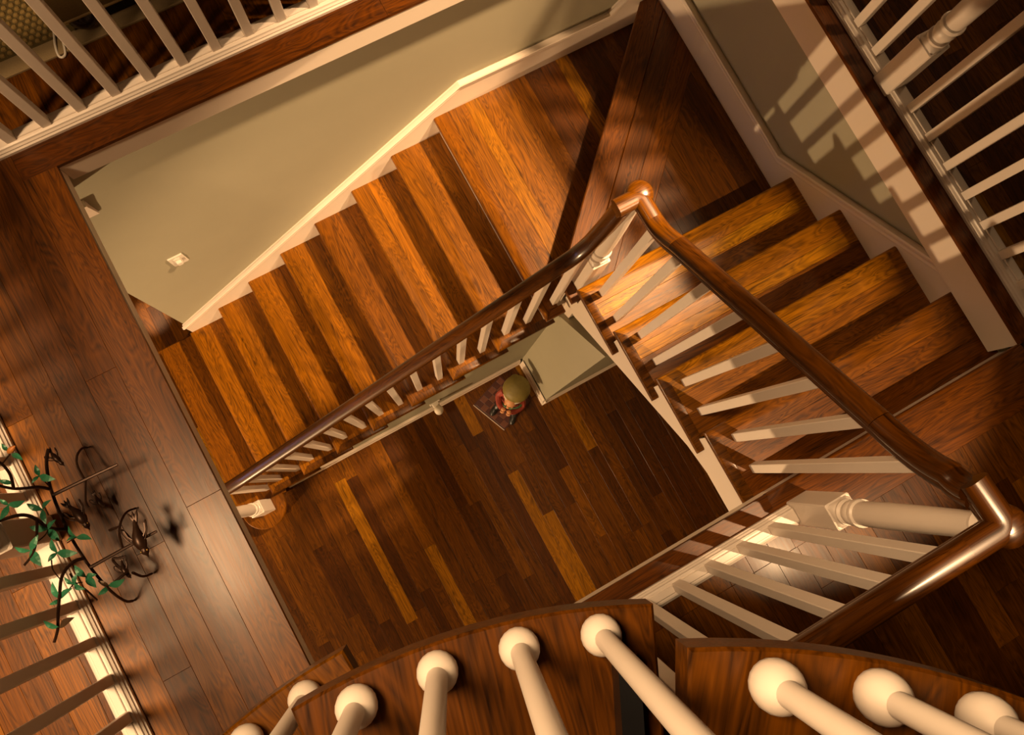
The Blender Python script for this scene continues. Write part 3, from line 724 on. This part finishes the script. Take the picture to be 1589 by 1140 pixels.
# ================================================================== METAL BIRD SCULPTURE ON THE LEDGE
MBRONZE = plain('dark_bronze', (0.042, 0.019, 0.010), 0.38, metal=0.5, noise=0.35, nscale=120, spec=0.5)
MLEAF = plain('green_enamel', (0.035, 0.215, 0.105), 0.4, metal=0.1, noise=0.45, nscale=60, spec=0.5)
MLEAF2 = plain('brown_enamel', (0.10, 0.06, 0.03), 0.4, metal=0.3, noise=0.4, nscale=60)
MBUD = plain('orange_enamel', (0.62, 0.22, 0.05), 0.4, noise=0.2, nscale=60)
MGOLD = plain('brass_eye', (0.55, 0.36, 0.08), 0.35, metal=0.8, noise=0.1)
STEMS = [([(-1.7637, -0.9702, 3.0145), (-1.7777, -0.9916, 3.0163), (-1.7896, -1.0203, 3.0181), (-1.8024, -1.0706, 3.0199), (-1.8055, -1.1019, 3.0217), (-1.8084, -1.1432, 3.0236), (-1.8093, -1.1993, 3.0254), (-1.808, -1.25, 3.0272), (-1.8019, -1.3031, 3.029), (-1.7956, -1.3425, 3.0308), (-1.7855, -1.3863, 3.0327), (-1.7739, -1.4265, 3.0345), (-1.7856, -1.4553, 2.9745), (-1.7908, -1.4736, 2.9285), (-1.7938, -1.4784, 2.8825)], 0.0052), ([(-1.8043, -1.1025, 3.0245), (-1.7118, -1.1029, 3.0145), (-1.614, -1.1052, 3.0045)], 0.0055), ([(-1.794, -1.3429, 3.0345), (-1.6969, -1.3395, 3.0245), (-1.5957, -1.3384, 3.0145)], 0.0055), ([(-1.7113, -1.1019, 3.0145), (-1.721, -1.0547, 2.9945), (-1.7184, -1.0199, 2.9745), (-1.7163, -0.9929, 2.9245), (-1.7179, -0.9871, 2.8825)], 0.0042), ([(-1.6962, -1.338, 3.0245), (-1.6964, -1.2957, 3.0045), (-1.6839, -1.2595, 2.9845), (-1.6803, -1.2327, 2.9245), (-1.667, -1.2291, 2.8825)], 0.0042), ([(-1.7316, -1.2634, 2.9645), (-1.6908, -1.271, 2.9945)], 0.004), ([(-1.7136, -1.4107, 2.9945), (-1.7119, -1.4318, 2.9445), (-1.7092, -1.4326, 2.8825)], 0.0042), ([(-1.8064, -1.0811, 3.0245), (-1.8128, -1.0704, 3.062), (-1.8239, -1.0665, 3.0995), (-1.8381, -1.0597, 3.137), (-1.8515, -1.0419, 3.1745)], 0.005), ([(-1.8332, -1.0586, 3.1445), (-1.8121, -1.0329, 3.1745), (-1.8024, -1.0089, 3.2045), (-1.7964, -0.998, 3.2345)], 0.0045), ([(-1.8096, -1.2118, 3.0245), (-1.8278, -1.1998, 3.0459), (-1.8375, -1.1834, 3.0673), (-1.839, -1.1626, 3.0888), (-1.8459, -1.1422, 3.1102), (-1.8618, -1.1308, 3.1316), (-1.8964, -1.1262, 3.153), (-1.8982, -1.1295, 3.1745)], 0.006), ([(-1.8399, -1.1617, 3.0945), (-1.8437, -1.186, 3.107), (-1.8523, -1.2161, 3.1195), (-1.8691, -1.247, 3.132), (-1.8948, -1.2652, 3.1445)], 0.0042), ([(-1.7999, -1.3111, 3.0345), (-1.8159, -1.3079, 3.0516), (-1.8374, -1.318, 3.0688), (-1.8535, -1.3397, 3.0859), (-1.866, -1.3777, 3.103), (-1.8823, -1.4243, 3.1202), (-1.8913, -1.4621, 3.1373), (-1.9043, -1.4899, 3.1545)], 0.0052), ([(-1.7966, -1.0034, 3.2145), (-1.7617, -0.9967, 3.2345)], 0.0022), ([(-1.7918, -1.0457, 3.0745), (-1.7977, -1.078, 3.0345)], 0.002), ([(-1.8142, -1.1425, 3.0945), (-1.833, -1.182, 3.0795), (-1.8376, -1.1929, 3.0645)], 0.002), ([(-1.8494, -1.2182, 3.1145), (-1.8368, -1.209, 3.0945), (-1.8329, -1.1947, 3.0745)], 0.002), ([(-1.8502, -1.2801, 3.0945), (-1.8603, -1.2995, 3.0878), (-1.8631, -1.3139, 3.0811), (-1.8613, -1.3359, 3.0745)], 0.002), ([(-1.8679, -1.3781, 3.0945), (-1.8445, -1.3746, 3.0878), (-1.8309, -1.3683, 3.0811), (-1.8114, -1.3743, 3.0745)], 0.002), ([(-1.8311, -1.336, 3.0745), (-1.8365, -1.372, 3.057), (-1.8308, -1.3904, 3.0395), (-1.8293, -1.4127, 3.022), (-1.8292, -1.4333, 3.0045)], 0.0034), ([(-1.774, -1.2521, 3.0745), (-1.8163, -1.2498, 3.0445)], 0.002), ([(-1.7694, -1.4167, 3.0345), (-1.7284, -1.4073, 3.0245), (-1.715, -1.4007, 3.0145)], 0.0045), ([(-1.7101, -1.1057, 3.0145), (-1.7362, -1.1586, 3.0095), (-1.7388, -1.1797, 3.0045)], 0.0035), ([(-1.7396, -1.3474, 3.0045), (-1.7445, -1.3545, 3.0011), (-1.7386, -1.3772, 2.9978), (-1.7256, -1.3913, 2.9945)], 0.0042), ([(-1.7396, -1.3474, 3.0045), (-1.7254, -1.3554, 3.0045), (-1.7064, -1.3597, 3.0045)], 0.004)]
LEAVES = [((-1.7918, -1.0457, 3.0745), (-1.7833, -1.0138, 3.0865)), ((-1.7918, -1.0457, 3.0745), (-1.7512, -1.0792, 3.0865)), ((-1.7918, -1.0457, 3.0745), (-1.8145, -1.0579, 3.0865)), ((-1.8639, -1.0967, 3.1445), (-1.8153, -1.1088, 3.1565)), ((-1.8639, -1.0967, 3.1445), (-1.8731, -1.072, 3.1565)), ((-1.8639, -1.0967, 3.1445), (-1.894, -1.1255, 3.1565)), ((-1.8138, -1.1415, 3.0945), (-1.776, -1.1302, 3.1065)), ((-1.8138, -1.1415, 3.0945), (-1.8167, -1.1854, 3.1065)), ((-1.8138, -1.1415, 3.0945), (-1.8392, -1.1073, 3.1065)), ((-1.8329, -1.1947, 3.0745), (-1.8691, -1.1661, 3.0865)), ((-1.8329, -1.1947, 3.0745), (-1.7966, -1.1821, 3.0865)), ((-1.8329, -1.1947, 3.0745), (-1.8127, -1.2428, 3.0865)), ((-1.873, -1.2338, 3.1245), (-1.8315, -1.2058, 3.1365)), ((-1.873, -1.2338, 3.1245), (-1.9007, -1.2063, 3.1365)), ((-1.873, -1.2338, 3.1245), (-1.8597, -1.2884, 3.1365)), ((-1.8284, -1.2695, 3.0945), (-1.8201, -1.2281, 3.1065)), ((-1.8284, -1.2695, 3.0945), (-1.7745, -1.2983, 3.1065)), ((-1.8284, -1.2695, 3.0945), (-1.8546, -1.2821, 3.1065)), ((-1.774, -1.2521, 3.0745), (-1.7749, -1.215, 3.0865)), ((-1.774, -1.2521, 3.0745), (-1.7981, -1.2521, 3.0865)), ((-1.774, -1.2521, 3.0745), (-1.7347, -1.2803, 3.0865)), ((-1.8293, -1.3686, 3.0845), (-1.8386, -1.3381, 3.0965)), ((-1.8293, -1.3686, 3.0845), (-1.8023, -1.3466, 3.0965)), ((-1.8293, -1.3686, 3.0845), (-1.8026, -1.398, 3.0965)), ((-1.8064, -1.3638, 3.0545), (-1.8146, -1.3196, 3.0665)), ((-1.8064, -1.3638, 3.0545), (-1.7724, -1.3733, 3.0665)), ((-1.8064, -1.3638, 3.0545), (-1.7886, -1.4061, 3.0665)), ((-1.874, -1.3878, 3.0945), (-1.8669, -1.3367, 3.1065)), ((-1.874, -1.3878, 3.0945), (-1.8998, -1.3887, 3.1065)), ((-1.874, -1.3878, 3.0945), (-1.8266, -1.3791, 3.1065)), ((-1.8867, -1.4608, 3.1345), (-1.9096, -1.423, 3.1465)), ((-1.8867, -1.4608, 3.1345), (-1.8353, -1.4561, 3.1465)), ((-1.7708, -1.4159, 3.0345), (-1.7863, -1.3874, 3.0465)), ((-1.7708, -1.4159, 3.0345), (-1.8024, -1.4249, 3.0465)), ((-1.7708, -1.4159, 3.0345), (-1.7187, -1.4206, 3.0465)), ((-1.8241, -1.0515, 3.1545), (-1.8499, -1.027, 3.1665)), ((-1.7623, -0.9859, 3.2345), (-1.7629, -0.9628, 3.2465)), ((-1.757, -0.9981, 3.2345), (-1.7332, -1.03, 3.2465))]
BUD = [(-1.7654, -0.9906, 3.2345), (-1.7357, -0.9852, 3.2445)]
BIRDS = [((-1.7675, -0.9743, 3.0045), (-1.7594, -1.0013, 3.0045), (-1.7483, -1.0378, 3.0045)), ((-1.7899, -1.1386, 3.0045), (-1.7681, -1.1889, 3.0045), (-1.7629, -1.2426, 3.0045)), ((-1.7376, -1.1357, 2.9345), (-1.7323, -1.1671, 2.9345), (-1.7249, -1.1955, 2.9345)), ((-1.6304, -1.2675, 3.0245), (-1.6443, -1.3356, 3.0245), (-1.6428, -1.3962, 3.0245)), ((-1.7247, -1.357, 2.9945), (-1.7292, -1.3924, 2.9945), (-1.723, -1.4243, 2.9945))]

sc = thing('bird_sculpture', 'dark metal branch sculpture with green leaves and small birds on the wide ledge', 'sculpture', (-1.6, -1.2, L))
def smooth_path(p, n=4):
    p = [Vector(q) for q in p]; out = []
    for i in range(len(p) - 1):
        a, b = p[i], p[i + 1]; pa = p[i - 1] if i else a; pb = p[i + 2] if i + 2 < len(p) else b
        for k in range(n):
            t = k / n
            out.append(0.5 * ((2 * a) + (b - pa) * t + (2 * pa - 5 * a + 4 * b - pb) * t * t + (3 * a - pa - 3 * b + pb) * t ** 3))
    return out + [p[-1]]
for pts, rad in STEMS:
    m = MB(); pp = smooth_path(pts) if len(pts) > 2 else [Vector(q) for q in pts]
    m.tube(pp, [rad * (1.0 - 0.25 * i / len(pp)) for i in range(len(pp))], 7); m.build('branch' if rad > 0.003 else 'twig', MBRONZE, sc, smooth='auto')
rl = random.Random(3)
for i, (a, b) in enumerate(LEAVES):
    a, b = Vector(a), Vector(b); d = b - a; ln = d.length; d.normalize()
    s = d.cross(Vector((0, 0, 1))).normalized(); up = s.cross(d); tw = rl.uniform(-0.6, 0.6); s, up = s * math.cos(tw) + up * math.sin(tw), up * math.cos(tw) - s * math.sin(tw)
    w = min(0.0115, ln * 0.2) * rl.uniform(0.85, 1.1)
    m = MB(); rings = []
    for t, k in ((0.0, 0.12), (0.12, 0.45), (0.3, 0.9), (0.5, 1.0), (0.7, 0.78), (0.87, 0.4), (1.0, 0.04)):
        c = a + d * (ln * t) + up * (0.006 * math.sin(t * math.pi))
        rings.append([c - s * w * k + up * 0.0022 * k, c - up * 0.0008, c + s * w * k + up * 0.0022 * k, c + up * 0.0010])
    m.loft(rings); m.build('leaf', MLEAF2 if i in (34, 35, 33) and False else (MLEAF2 if 31 <= i <= 32 else MLEAF), sc)
a, b = Vector(BUD[0]), Vector(BUD[1]); m = MB()
m.tube([a + (b - a) * t for t in (0, 0.15, 0.4, 0.65, 0.85, 1.0)], [0.002, 0.006, 0.0085, 0.007, 0.004, 0.0008], 10); m.build('flower_bud', MBUD, sc, smooth='auto')
for i, (t, c, h) in enumerate(BIRDS):
    t, c, h = Vector(t), Vector(c), Vector(h); ax = (h - t).normalized(); sd = ax.cross(Vector((0, 0, 1))).normalized(); up = Vector((0, 0, 1)); ln = (h - t).length
    q = ln / 0.11
    m = MB(); pts = []; rad = []
    for u, rr in ((0.0, 0.002), (0.12, 0.004), (0.28, 0.008), (0.45, 0.0145), (0.6, 0.016), (0.70, 0.0125), (0.76, 0.009), (0.82, 0.0105), (0.88, 0.0085), (0.93, 0.0035), (1.0, 0.0006)):
        p = t.lerp(c, u / 0.5) if u < 0.5 else c.lerp(h, (u - 0.5) / 0.5); pts.append(p + up * (0.006 * math.sin(u * 3.1))); rad.append(rr * q)
    m.tube(pts, rad, 10); bird = m.build('bird', MBRONZE, sc, smooth='auto')
    for sg in (-1, 1):
        w = MB(); base = c.lerp(h, 0.15) + sd * sg * 0.010 * q + up * 0.008
        loop = [base + ax * (-0.045 * q * (1 - math.cos(v)) / 2) + sd * sg * (0.020 * q * math.sin(v / 2) + 0.004 * math.sin(v)) + up * (0.006 * math.sin(v)) for v in [2 * math.pi * k / 14 for k in range(15)]]
        w.tube(loop, 0.0022 * q, 6)
        w.tube([base + ax * (-0.006 * q), base + ax * (-0.022 * q) + sd * sg * 0.012 * q, base + ax * (-0.040 * q) + sd * sg * 0.016 * q], 0.0024 * q, 6)
        wo = w.build('wing', MBRONZE, sc, smooth='auto')
        e = MB(); e.ball(tuple(c.lerp(h, 0.64) + sd * sg * 0.0075 * q + up * 0.0085 * q), 0.0026 * q, 8, 5)
        eo = e.build('eye', MGOLD, None, smooth='auto'); eo.parent = bird; eo.location = eo.location - wloc(bird)
    f = MB()
    for sg in (-1, 0, 1):
        r0 = t + ax * 0.02 * q; r1 = t - ax * 0.012 * q + sd * sg * 0.012 * q
        f.tube([r0, r0.lerp(r1, 0.6) + up * 0.002, r1], [0.003 * q, 0.0045 * q, 0.001], 6)
    f.build('tail', MBRONZE, sc, smooth='auto')

# ================================================================== FIGURINE ON A CHECKERED BOARD
MSKIN = plain('painted_skin', (0.62, 0.30, 0.13), 0.5, noise=0.12, nscale=40)
MOLIVE = plain('olive_cap_glaze', (0.20, 0.155, 0.035), 0.55, noise=0.25, nscale=60, bump=0.3)
MRED = plain('red_coat_glaze', (0.34, 0.06, 0.04), 0.45, noise=0.35, nscale=70)
MGREEN = plain('green_sash_glaze', (0.06, 0.16, 0.05), 0.45, noise=0.2)
MBLACK = plain('black_boot_glaze', (0.02, 0.02, 0.018), 0.35, noise=0.2)
MCREAM = plain('cream_trim_glaze', (0.70, 0.62, 0.46), 0.5, noise=0.1)
A_, B_, C_ = Vector((-0.400, -1.258)), Vector((-0.293, -1.519)), Vector((-0.028, -1.391)); D_ = A_ + C_ - B_
ctr2 = (A_ + C_) / 2
D_ = Vector((-0.135, -1.163))
bd = thing('checkered_board', 'small maroon checkered board lying in the corner by the closet baseboard', 'board', (ctr2.x, ctr2.y, 0))
ex = (B_ - A_) * 0.995; ey = (D_ - A_) * 0.995
def bpt(u, v): return A_ + ex * u + ey * v
def quad(u0, u1, v0, v1): return [tuple(bpt(u, v)) for u, v in ((u0, v0), (u1, v0), (u1, v1), (u0, v1))]
MMAR = plain('maroon_board', (0.075, 0.020, 0.013), 0.4, noise=0.25); MMAR2 = plain('tan_board', (0.16, 0.055, 0.028), 0.4, noise=0.25); MEDGE = plain('pale_board_edge', (0.62, 0.52, 0.42), 0.4, noise=0.1)
m = MB(); m.prism(quad(0, 1, 0, 1), 0.0008, 0.012); m.build('board_base', MMAR, bd)
m = MB(); m.prism(quad(0, 1, -0.018, -0.001), 0.0008, 0.014); m.build('edge_strip', MEDGE, bd)
for i in range(6):
    for j in range(6):
        m = MB(); m.prism(quad(0.03 + i * 0.157 + 0.002, 0.03 + (i + 1) * 0.157 - 0.002, 0.03 + j * 0.157 + 0.002, 0.03 + (j + 1) * 0.157 - 0.002), 0.0122, 0.0145, 0.0008)
        m.build('square', MMAR2 if (i + j) % 2 else MMAR, bd)
fx, fy = -0.135, -1.335; f0 = 0.015
fg = thing('figurine', 'seated figurine in a bulging olive cap and red coat on the checkered board', 'figurine', (fx, fy, f0))
fd = Vector((-0.80, -0.60, 0)).normalized(); fs = Vector((-fd.y, fd.x, 0))     # facing direction and its left
def fp(f, s, z): return Vector((fx, fy, f0 + z)) + fd * f + fs * s
m = MB()
rings = []
for z, ra, rb, of in ((0.0, 0.075, 0.085, 0.0), (0.03, 0.085, 0.092, 0.0), (0.08, 0.080, 0.088, 0.0), (0.13, 0.066, 0.078, 0.004), (0.165, 0.050, 0.064, 0.010), (0.185, 0.030, 0.034, 0.016), (0.20, 0.026, 0.028, 0.020)):
    rings.append([fp(of + ra * math.cos(a), rb * math.sin(a), z) for a in [2 * math.pi * k / 20 for k in range(20)]])
m.loft(rings); m.build('coat', MRED, fg, smooth='auto')
m = MB()   # head with nose, cheeks, chin and ears
rings = []
for z, ra in ((-0.052, 0.012), (-0.046, 0.026), (-0.034, 0.038), (-0.015, 0.046), (0.008, 0.048), (0.030, 0.042), (0.046, 0.026), (0.052, 0.008)):
    rings.append([fp(0.052 + ra * math.cos(a) * (1.08 if math.cos(a) > 0 else 0.95), ra * math.sin(a) * 0.95, 0.235 + z) for a in [2 * math.pi * k / 18 for k in range(18)]])
m.loft(rings); m.ball(tuple(fp(0.106, 0, 0.232)), (0.012, 0.012, 0.010), 10, 6)
for sg in (-1, 1): m.ball(tuple(fp(0.089, sg * 0.022, 0.222)), (0.013, 0.013, 0.011), 10, 6); m.ball(tuple(fp(0.050, sg * 0.047, 0.232)), (0.008, 0.008, 0.013), 8, 6)
m.build('head', MSKIN, fg, smooth='auto')
for sg in (-1, 1):
    m = MB(); m.ball(tuple(fp(0.098, sg * 0.017, 0.245)), 0.0045, 8, 6); m.build('eye', MBLACK, fg, smooth='auto')
m = MB(); m.tube([fp(0.095, -0.014, 0.207), fp(0.100, 0, 0.204), fp(0.095, 0.014, 0.207)], 0.0025, 6); m.build('mouth', MRED, fg, smooth='auto')
m = MB(); rings = []     # soft cap slumping to the back
for z, ra, of in ((0.0, 0.058, 0.022), (0.012, 0.080, 0.010), (0.032, 0.092, 0.000), (0.054, 0.088, -0.006), (0.072, 0.068, -0.008), (0.083, 0.040, -0.008), (0.088, 0.010, -0.008)):
    rings.append([fp(of - 0.022 + ra * math.cos(a), ra * math.sin(a) * 1.02, 0.266 + z) for a in [2 * math.pi * k / 24 for k in range(24)]])
m.loft(rings); m.ball(tuple(fp(-0.085, -0.040, 0.275)), (0.036, 0.030, 0.034), 12, 8); m.build('cap', MOLIVE, fg, smooth='auto')
m = MB(); loop = [fp(0.006 + 0.066 * math.cos(a), 0.066 * math.sin(a), 0.266) for a in [2 * math.pi * k / 24 for k in range(25)]]
m.tube(loop, 0.008, 8); m.build('cap_band', MCREAM, fg, smooth='auto')
for sg in (-1, 1):       # arms folded up to the chin
    m = MB(); m.tube(smooth_path([fp(0.01, sg * 0.066, 0.155), fp(0.045, sg * 0.088, 0.115), fp(0.100, sg * 0.060, 0.130), fp(0.124, sg * 0.030, 0.165)], 4), [0.026, 0.026, 0.025, 0.024, 0.024, 0.023, 0.022, 0.021, 0.020, 0.019, 0.018, 0.017, 0.016], 10); m.build('sleeve', MRED, fg, smooth='auto')
    m = MB(); hc = fp(0.128, sg * 0.022, 0.182); m.ball(tuple(hc), (0.016, 0.016, 0.014), 12, 8)
    for k in range(4):
        b0 = hc + fd * 0.006 + fs * (sg * (0.010 - 0.0065 * k)); ln = (0.020, 0.024, 0.023, 0.018)[k]
        m.tube([b0, b0 + fd * ln * 0.6 + Vector((0, 0, 0.004)), b0 + fd * ln * 0.9 + Vector((0, 0, -0.005))], [0.0042, 0.0040, 0.0032], 7)
    m.tube([hc - fs * sg * 0.010, hc - fs * sg * 0.016 + Vector((0, 0, 0.012)), hc - fs * sg * 0.014 + Vector((0, 0, 0.022))], [0.0046, 0.0042, 0.0032], 7)
    m.build('hand', MSKIN, fg, smooth='auto')
m = MB(); m.tube([fp(0.035 + 0.062 * math.cos(a), 0.080 * math.sin(a), 0.125 + 0.02 * math.sin(a)) for a in [math.pi * (-0.8 + 1.6 * k / 14) for k in range(15)]], 0.009, 8); m.build('sash', MGREEN, fg, smooth='auto')
for sg in (-1, 1):
    m = MB(); m.tube(smooth_path([fp(0.05, sg * 0.045, 0.045), fp(0.095, sg * 0.062, 0.050), fp(0.125, sg * 0.066, 0.030)], 4), [0.034, 0.033, 0.031, 0.029, 0.027, 0.025, 0.024, 0.022, 0.02], 10); m.build('leg', MBLACK, fg, smooth='auto')
    m = MB(); m.tube([fp(0.112, sg * 0.068, 0.028), fp(0.130, sg * 0.070, 0.024), fp(0.152, sg * 0.073, 0.022), fp(0.172, sg * 0.076, 0.020), fp(0.186, sg * 0.078, 0.019)], [0.020, 0.023, 0.024, 0.020, 0.008], 12); m.build('boot', MBLACK, fg, smooth='auto')

# ================================================================== SMALL FITTINGS
MPLATE = plain('white_plastic', (0.80, 0.75, 0.66), 0.35, noise=0.02)
wp = thing('wall_plate', 'small white wall plate with a raised jack on the sage stairwell wall', 'wall plate', (-1.469, 0.0175, 1.488))
m = MB(); m.cbox(-0.0385, 0.0385, -0.058, 0.058, 0, 0.007, 0.003)
def on_wall(mb, name, mat, parent, org):   # local (x, height, out of the wall)
    return mesh_obj(name, [(x, -z, y) for x, y, z in mb.v], mb.f, mat, parent, org)
on_wall(m, 'plate', MPLATE, wp, (-1.469, 0.0174, 1.488))
m = MB(); m.cbox(-0.017, 0.017, -0.034, 0.034, 0.0072, 0.0100, 0.001); on_wall(m, 'bezel', MPLATE, wp, (-1.469, 0.0174, 1.488))
m = MB(); m.cbox(-0.013, 0.013, -0.022, 0.010, 0.0102, 0.026, 0.002); on_wall(m, 'jack', plain('ivory_plastic', (0.82, 0.78, 0.70), 0.3, noise=0.02), wp, (-1.469, 0.0174, 1.488))
for sz in (-0.048, 0.048):
    m = MB(); m.lathe([(0.0032, 0.0072), (0.0030, 0.0085), (0.0015, 0.0090)], (0, sz), 10); on_wall(m, 'screw', MPLATE, wp, (-1.469, 0.0174, 1.488))
nl = thing('night_light', 'white plug-in night light over the baseboard below the lower flight', 'night light', (-0.640, -1.1415, 0.30))
m = MB(); m.cbox(-0.038, 0.038, -0.058, 0.058, 0, 0.006, 0.003); mesh_obj('outlet_plate', [(x, -z, y) for x, y, z in m.v], m.f, MPLATE, nl, (-0.640, -1.1406, 0.30))
m = MB(); m.cbox(-0.024, 0.024, -0.03, 0.03, 0.0065, 0.030, 0.004); mesh_obj('plug_body', [(x, -z, y) for x, y, z in m.v], m.f, MPLATE, nl, (-0.640, -1.1406, 0.30))
m = MB(); m.lathe([(0.010, -0.055), (0.024, -0.050), (0.029, -0.040), (0.030, 0.028), (0.031, 0.030), (0.031, 0.038), (0.029, 0.040), (0.027, 0.052), (0.018, 0.062), (0.005, 0.066)], (-0.640, -1.1985), 20, 0.30); m.build('shade', plain('frosted_plastic', (0.75, 0.68, 0.56), 0.4, noise=0.04), nl, smooth='auto')

# ================================================================== TOP LEFT: RUG, BENCH, CORD
MRUGB = plain('beige_rug_binding', (0.32, 0.24, 0.13), 0.9, noise=0.15, nscale=200, bump=0.4, spec=0.1)
MRUG = plain('woven_rug', (0.24, 0.165, 0.06), 0.95, noise=0.45, nscale=90, bump=0.5, spec=0.1)
MRUGD = plain('woven_rug_ground', (0.10, 0.075, 0.03), 0.95, noise=0.4, nscale=90, spec=0.1)
rg = thing('rug', 'chunky woven brown rug with a flat beige border behind the top left railing', 'rug', (-1.2, 0.6, L))
z0 = L + 0.0008
m = MB(); m.box(-2.30, -0.20, 0.310, 1.60, z0, z0 + 0.006); m.build('rug_ground', MRUGD, rg)
m = MB(); m.cbox(-2.36, -0.14, 0.250, 0.3095, z0, z0 + 0.010, 0.003); m.build('rug_border', MRUGB, rg)
kb = MB(); rk = random.Random(8); row = 0; y = 0.326
while y < 0.66:
    x = -1.78 + (0.012 if row % 2 else 0)
    while x < -1.17:
        kb.ball((x + rk.uniform(-0.0012, 0.0012), y + rk.uniform(-0.0012, 0.0012), z0 + 0.007), (0.0105, 0.0085, 0.0065), 8, 4); x += 0.0245
    y += 0.0195; row += 1
ko = kb.build('rug_knots', MRUG, rg, smooth='auto'); ko['kind'] = 'stuff'
bn = thing('bench', 'olive upholstered bench with a dark bun foot standing on the rug border', 'bench', (-0.8, 0.6, L))
MUPH = plain('olive_upholstery', (0.17, 0.115, 0.042), 0.85, noise=0.2, nscale=150, bump=0.3, spec=0.15); MPIP = plain('tan_piping', (0.36, 0.25, 0.10), 0.8, noise=0.1)
m = MB(); m.cbox(-1.205, -0.30, 0.283, 0.85, L + 0.088, L + 0.46, 0.014); m.build('seat_box', MUPH, bn)
m = MB(); m.tube([(-1.203, 0.85, L + 0.090), (-1.203, 0.2815, L + 0.090), (-0.30, 0.2815, L + 0.090)], 0.005, 8); m.build('piping', MPIP, bn, smooth='auto')
for x, y in ((-1.118, 0.322), (-0.36, 0.322), (-1.115, 0.80), (-0.36, 0.80)):
    m = MB(); m.lathe([(0.026, 0.0), (0.042, 0.014), (0.052, 0.034), (0.051, 0.052), (0.040, 0.068), (0.034, 0.077)], (x, y), 20, z0 + 0.0105); m.build('bun_foot', plain('ebonised_wood', (0.02, 0.009, 0.005), 0.2, noise=0.2) if x < -1 and y < 0.5 else bpy.data.materials['ebonised_wood'], bn, smooth='auto')
cd = MB(); cd.tube(smooth_path([(-1.214, 0.40, L + 0.02), (-1.226, 0.335, L + 0.018), (-1.244, 0.285, L + 0.016), (-1.252, 0.252, L + 0.008), (-1.246, 0.240, L + 0.006), (-1.232, 0.244, L + 0.006), (-1.222, 0.262, L + 0.014), (-1.212, 0.30, L + 0.02)], 4), 0.0042, 8)
tag(cd.build('power_cord', MPLATE, smooth='auto'), 'white power cord looping off the rug border beside the bench', 'cord')
